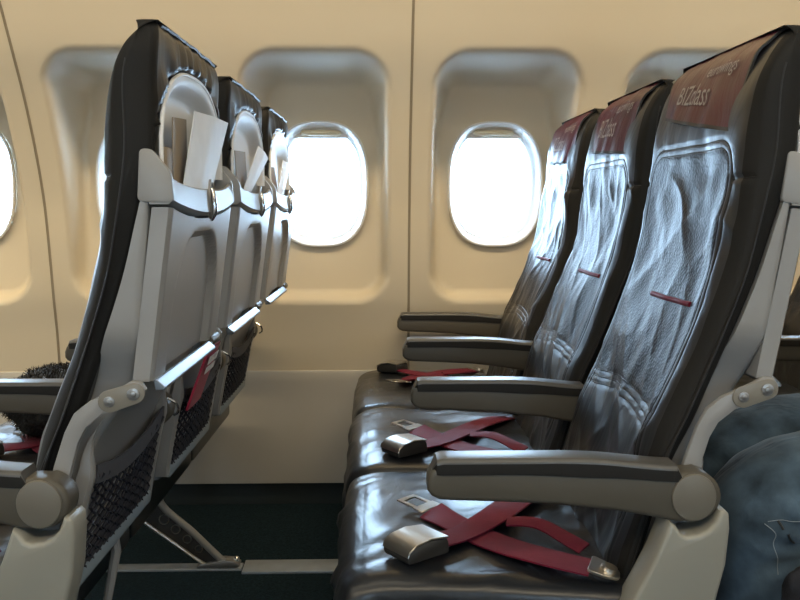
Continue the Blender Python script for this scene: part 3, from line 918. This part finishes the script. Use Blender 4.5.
# papers, cards and the red booklet -------------------------------------------
def sheet(name, label, cat, pts, m, th=.0012, fold=.004, group=None, nu=12, nv=8, bulge=0):
    """a sheet given by its corners (bottom near, bottom far, top far, top near)"""
    a, b, c, d = [Vector(p) for p in pts]; bm = bmesh.new()
    nrm = (b-a).cross(d-a).normalized()
    if nrm.x < 0: nrm = -nrm
    def f(off):
        def g(u, v):
            p = (a.lerp(b, u)).lerp(d.lerp(c, u), v)
            k = fold*(1-abs(u-.45)/.55)
            return p+nrm*(k+off+bulge*math.sin(PI*v))
        return g
    t = grid(bm, f(0), nu, nv); q = grid(bm, f(-th), nu, nv)
    for x, y in ((t[0], q[0]), (t[-1], q[-1]), ([r[0] for r in t], [r[0] for r in q]), ([r[-1] for r in t], [r[-1] for r in q])):
        for i in range(len(x)-1): bm.faces.new((x[i], x[i+1], y[i+1], y[i]))
    o = obj(name, bm, m, None, 30); o.matrix_world = SKEW
    return tag(o, label, cat, group)
def X(l): return l-.762
G = 'papers in the headrest boxes'
sheet('leaflet', 'white folded paper sticking up from the box of the nearest grey seat back', 'paper', [(X(.482), 1.262, .872), (X(.482), 1.475, .884), (X(.491), 1.575, .990), (X(.486), 1.335, .986)], M['paper'], group=G, fold=.006)
sheet('leaflet', 'tilted white paper in the box of the middle grey seat back', 'paper', [(X(.483), 1.725, .866), (X(.483), 1.850, .880), (X(.492), 2.060, .957), (X(.489), 1.930, .975)], M['paper'], group=G, fold=.004)
sheet('leaflet', 'white paper in the box of the grey seat back nearest the window', 'paper', [(X(.483), 2.250, .866), (X(.483), 2.400, .880), (X(.490), 2.520, .960), (X(.487), 2.370, .968)], M['paper'], group=G, fold=.004)
G2 = 'cards in the headrest boxes'
sheet('safety_card', 'brown card standing behind the white paper in the nearest seat box', 'card', [(X(.476), 1.245, .872), (X(.476), 1.330, .872), (X(.472), 1.350, .976), (X(.472), 1.268, .972)], M['kraft'], group=G2, fold=.001)
sheet('safety_card', 'brown card behind the tilted paper in the middle seat box', 'card', [(X(.480), 1.735, .872), (X(.480), 1.850, .872), (X(.468), 1.900, .962), (X(.468), 1.775, .958)], M['kraft'], group=G2, fold=.001)
sheet('safety_card', 'brown card in the box of the grey seat nearest the window', 'card', [(X(.480), 2.240, .872), (X(.480), 2.345, .872), (X(.468), 2.360, .950), (X(.468), 2.250, .947)], M['kraft'], group=G2, fold=.001)
bm = bmesh.new(); box(bm, (X(.472), 1.222, .906), (.010, .030, .050), .002)
bo = obj('booklet', bm, M['kraft']); bo.matrix_world = SKEW
tag(bo, 'small brown booklet end at the left of the nearest headrest box', 'booklet')
mz = sheet('red_booklet', 'red booklet with white print tucked in the middle seat back pocket', 'booklet', [(X(.392), 1.685, .500), (X(.392), 1.800, .500), (X(.430), 1.812, .606), (X(.430), 1.697, .606)], M['magred'], th=.004, fold=.001)
bm = bmesh.new()
for z0, z1 in ((.560, .572), (.577, .592)):
    for ya, yb in ((1.712, 1.745), (1.752, 1.795)):
        def q(y, z): return (X(.392+(z-.5)/.106*.038)+.0035, y, z)
        loft(bm, [[q(ya, z0), q(yb, z0), q(yb, z1), q(ya, z1)], [tuple(Vector(p)+Vector((.0012, 0, 0))) for p in (q(ya, z0), q(yb, z0), q(yb, z1), q(ya, z1))]])
obj('print', bm, M['magwhite'], mz)

# furry jacket bundled on the left row ----------------------------------------
rnd = random.Random(4)
bm = bmesh.new()
bmesh.ops.create_icosphere(bm, subdivisions=5, radius=1)
for v in bm.verts:
    p = v.co.copy(); n = noise.noise(p*1.6+Vector((3, 1, 2)))*.22+noise.noise(p*5)*.09+noise.noise(p*13)*.04
    p *= 1+n; v.co = Vector((-.645+p.x*.095, 1.885+p.y*.14, .478+p.z*.068)); v.co.z = max(v.co.z, .4235)
jk = obj('fur_jacket', bm, M['fur'], None, 0)
tag(jk, 'black furry jacket bundled on the left row behind the near armrest', 'jacket')
bm = bmesh.new()
me = jk.data; n = len(me.vertices)
for q in range(9000):
    v = me.vertices[rnd.randrange(n)]; p = v.co.copy(); nn = v.normal.copy()
    if p.z < .43: continue
    d = (nn+Vector((rnd.uniform(-.7, .7), rnd.uniform(-.7, .7), rnd.uniform(-.5, .7)))).normalized(); l = rnd.uniform(.005, .012)
    s = d.orthogonal().normalized()*.0007; m_ = p+d*l*.6; t = p+d*l+Vector((0, 0, -.003))
    a = [bm.verts.new(x) for x in (p-s, p+s, m_+s*.7, m_-s*.7)]; tp = bm.verts.new(t)
    bm.faces.new(a); bm.faces.new((a[3], a[2], tp))
fh = obj('fur', bm, M['fur'], jk, 0); fh['kind'] = 'stuff'
bm = bmesh.new()
grid(bm, lambda u, v: (-.735+.15*u, 1.80+.10*v+.02*math.sin(u*9), .492+.045*math.sin(PI*u)*(.6+.4*v)+.006*math.sin(u*22+v*7)), 40, 16)
bmesh.ops.solidify(bm, geom=bm.faces[:], thickness=.004)
obj('lining', bm, M['lining'], jk, 0)

# ------------------------------------------------------------------ the person behind, mostly outside the frame
def skin_mesh(joints, bones, levels=2, root=0):
    me = bpy.data.meshes.new('s'); me.from_pydata([j[:3] for j in joints], bones, [])
    o = bpy.data.objects.new('s', me); COL.objects.link(o)
    md = o.modifiers.new('skin', 'SKIN'); md.use_smooth_shade = True
    for i, j in enumerate(joints):
        r = j[3] if isinstance(j[3], tuple) else (j[3], j[3]); sv = me.skin_vertices[0].data[i]; sv.radius = r; sv.use_root = (i == root)
    sb = o.modifiers.new('sub', 'SUBSURF'); sb.levels = levels; sb.render_levels = levels
    bpy.context.view_layer.update()
    m2 = bpy.data.meshes.new_from_object(o.evaluated_get(bpy.context.evaluated_depsgraph_get()))
    bpy.data.objects.remove(o); bpy.data.meshes.remove(me)
    return m2
PX, PY = .762, 1.377
def person():
    root_label = 'seated person in worn blue jeans behind the nearest black seat at the right edge'
    J = []; B = []
    def add(p, r, parent=None):
        J.append((*p, r)); i = len(J)-1
        if parent is not None: B.append((parent, i))
        return i
    pel = add((1.000, PY, .500), .105)
    sp1 = add((1.010, PY, .62), .115, pel); sp2 = add((1.045, PY, .78), .130, sp1); sp3 = add((1.085, PY, .915), .115, sp2)
    nk = add((1.085, PY, .985), .052, sp3); nk2 = add((1.075, PY, 1.035), .050, nk)
    hd = add((1.065, PY, 1.085), (.082, .075), nk2); hd2 = add((1.065, PY, 1.155), (.092, .078), hd); add((1.07, PY, 1.205), .060, hd2)
    for s in (-1, 1):
        sh = add((1.085, PY+s*.165, .905), .058, sp3); el = add((1.03, PY+s*.205, .660), .043, sh); wr = add((.830, PY+s*.110, .630), .029, el)
        pm = add((.770, PY+s*.095, .630), (.034, .018), wr)
        for k, (dy, ln) in enumerate(((-.027, .060), (-.009, .070), (.009, .066), (.027, .052))):
            a = add((.735, PY+s*.095+dy, .632), .010, pm); b2 = add((.735-ln*.55, PY+s*.095+dy*1.1, .624), .009, a); add((.735-ln, PY+s*.095+dy*1.15, .606), .008, b2)
        a = add((.790, PY+s*.060, .624), .011, pm); add((.760, PY+s*.040, .612), .009, a)
        hp = add((.970, PY+s*.085, .500), .088, pel); md = add((.76, PY+s*.095, .494), .080, hp); kn = add((.510, PY+s*.105, .472), .062, md)
        cf = add((.520, PY+s*.105, .30), .052, kn); an = add((.560, PY+s*.105, .085), .036, cf); add((.46, PY+s*.108, .035), (.036, .026), an)
    me = skin_mesh(J, B)
    for m in ('skin',): me.materials.append(M[m])
    o = bpy.data.objects.new('person', me); COL.objects.link(o); tag(o, root_label, 'person')
    # clothes ---------------------------------------------------------------
    def garment(name, JJ, BB, m, lv=3, am=.006, fr=11, seed=0, fold=None):
        g = skin_mesh(JJ, BB, lv)
        for v in g.vertices:
            p = v.co; n = noise.noise(Vector((p.x*fr*.7+seed, p.y*fr, p.z*fr)))+.5*noise.noise(Vector((p.x*fr*2.2+seed, p.y*fr*1.6, p.z*fr*2)))
            off = am*n
            if fold: off += fold(p)
            v.co = p+v.normal*off
        return obj(name, g, m, o, 0)
    J2 = []; B2 = []
    def a2(p, r, parent=None):
        J2.append((*p, r)); i = len(J2)-1
        if parent is not None: B2.append((parent, i))
        return i
    pel = a2((1.000, PY, .505), .122); a2((1.005, PY, .60), .128, pel)
    for s in (-1, 1):
        hp = a2((.955, PY+s*.085, .497), .096, pel); md = a2((.77, PY+s*.097, .476), .104, hp); k0 = a2((.57, PY+s*.100, .466), .104, md); kn = a2((.497, PY+s*.100, .444), .100, k0)
        k2 = a2((.495, PY+s*.102, .375), .088, kn); cf = a2((.520, PY+s*.106, .25), .072, k2); a2((.562, PY+s*.106, .095), .058, cf)
    def fold(p):
        kx, kz = p.x-.56, p.z-.43
        ang = math.atan2(kz, kx); rr = math.hypot(kx, kz)
        return .0024*math.sin(ang*13+rr*24+3*noise.noise(p*9))*sstep(.15, .06, rr)
    jn = garment('jeans', J2, B2, M['denim'], 4, .004, 12, 3, fold)
    J2, B2 = [], []
    b = a2((1.005, PY, .57), .128); c = a2((1.012, PY, .65), .130, b); d = a2((1.045, PY, .78), .142, c); e = a2((1.085, PY, .915), .125, d); a2((1.086, PY, .975), .062, e)
    for s in (-1, 1):
        sh = a2((1.085, PY+s*.165, .905), .068, e); el = a2((1.03, PY+s*.205, .660), .055, sh); a2((.860, PY+s*.122, .632), .042, el)
    garment('shirt', J2, B2, M['shirt'], 2, .005, 10, 1)
    # face, hair, shoes
    for s in (-1, 1):
        bm = bmesh.new(); bmesh.ops.create_uvsphere(bm, u_segments=12, v_segments=8, radius=.012, matrix=Matrix.Translation((.983, PY+s*.031, 1.135)))
        obj('eye', bm, M['white'], o)
    bm = bmesh.new(); loft(bm, [[(.992-d, PY+w*c, z) for c in (-1, 0, 1)]+[(1.0, PY, z)] for d, w, z in ((.0, .006, 1.138), (.020, .012, 1.108), (.008, .012, 1.098))])
    obj('nose', bm, M['skin'], o)
    bm = bmesh.new(); box(bm, (.990, PY, 1.073), (.008, .045, .008), .003); obj('mouth', bm, M['red'], o)
    for s in (-1, 1):
        bm = bmesh.new(); bmesh.ops.create_uvsphere(bm, u_segments=12, v_segments=8, radius=.028, matrix=Matrix.Translation((1.075, PY+s*.082, 1.125)) @ Matrix.Diagonal((.6, .3, 1, 1)))
        obj('ear', bm, M['skin'], o)
    bm = bmesh.new(); bmesh.ops.create_icosphere(bm, subdivisions=4, radius=1)
    for v in bm.verts:
        p = v.co; v.co = Vector((1.085+p.x*.100, PY+p.y*.088, 1.175+p.z*.085*(1 if p.z > 0 else .7 if p.x > 0 else .15)))+p*.006*noise.noise(p*6)
    obj('hair', bm, M['hair'], o)
    for s in (-1, 1):
        bm = bmesh.new(); loft(bm, [[(x, PY+s*.107+w*math.cos(a*PI/8), max(.004, .030+h*math.sin(a*PI/8))) for a in range(16)] for x, w, h in ((.62, .020, .03), (.60, .038, .06), (.54, .042, .062), (.46, .046, .045), (.39, .040, .032), (.36, .020, .018))])
        obj('shoe', bm, M['shoe'], o)
    # stitched crease and worn slits beside the knee of the near leg, laid on the denim
    from mathutils.bvhtree import BVHTree
    bv = BVHTree.FromPolygons([v.co[:] for v in jn.data.vertices], [p.vertices[:] for p in jn.data.polygons])
    def lay(pts, r, n=6):
        out = []
        for p in spline([(x, 0, z) for x, z in pts], n):
            h = bv.ray_cast(Vector((p.x, 1.0, p.z)), Vector((0, 1, 0)))
            if h[0]: out.append(h[0]-Vector((0, .0008, 0)))
        return out
    for pts, r in (([(.470, .452), (.482, .441), (.481, .425), (.487, .405), (.489, .385)], .0006), ([(.474, .455), (.490, .458), (.505, .457), (.53, .462)], .0005)):
        q = lay(pts, r)
        if len(q) > 2: bm = bmesh.new(); tube(bm, q, r, 5); obj('stitching', bm, M['denim_thread'], jn)
    for pts in ([(.486, .457), (.489, .452), (.491, .447)], [(.497, .441), (.500, .434), (.506, .429)]):
        q = lay(pts, .002)
        if len(q) > 2: bm = bmesh.new(); tube(bm, q, .0016, 6); obj('worn_slit', bm, M['seam'], jn)
    return o
person()
# charcoal sleeve of a garment lying by the person's leg
bm = bmesh.new(); bmesh.ops.create_icosphere(bm, subdivisions=5, radius=1)
for v in bm.verts:
    p = v.co.copy(); p *= 1+.16*noise.noise(p*1.7+Vector((8, 2, 1)))+.06*noise.noise(p*5)
    v.co = Vector((.545+p.x*.078, 1.135+p.y*.030, .355+p.z*.088))
tag(obj('fleece_garment', bm, M['darkcloth'], None, 0), 'charcoal fleece garment hanging beside the knee of the jeans at lower right', 'garment')
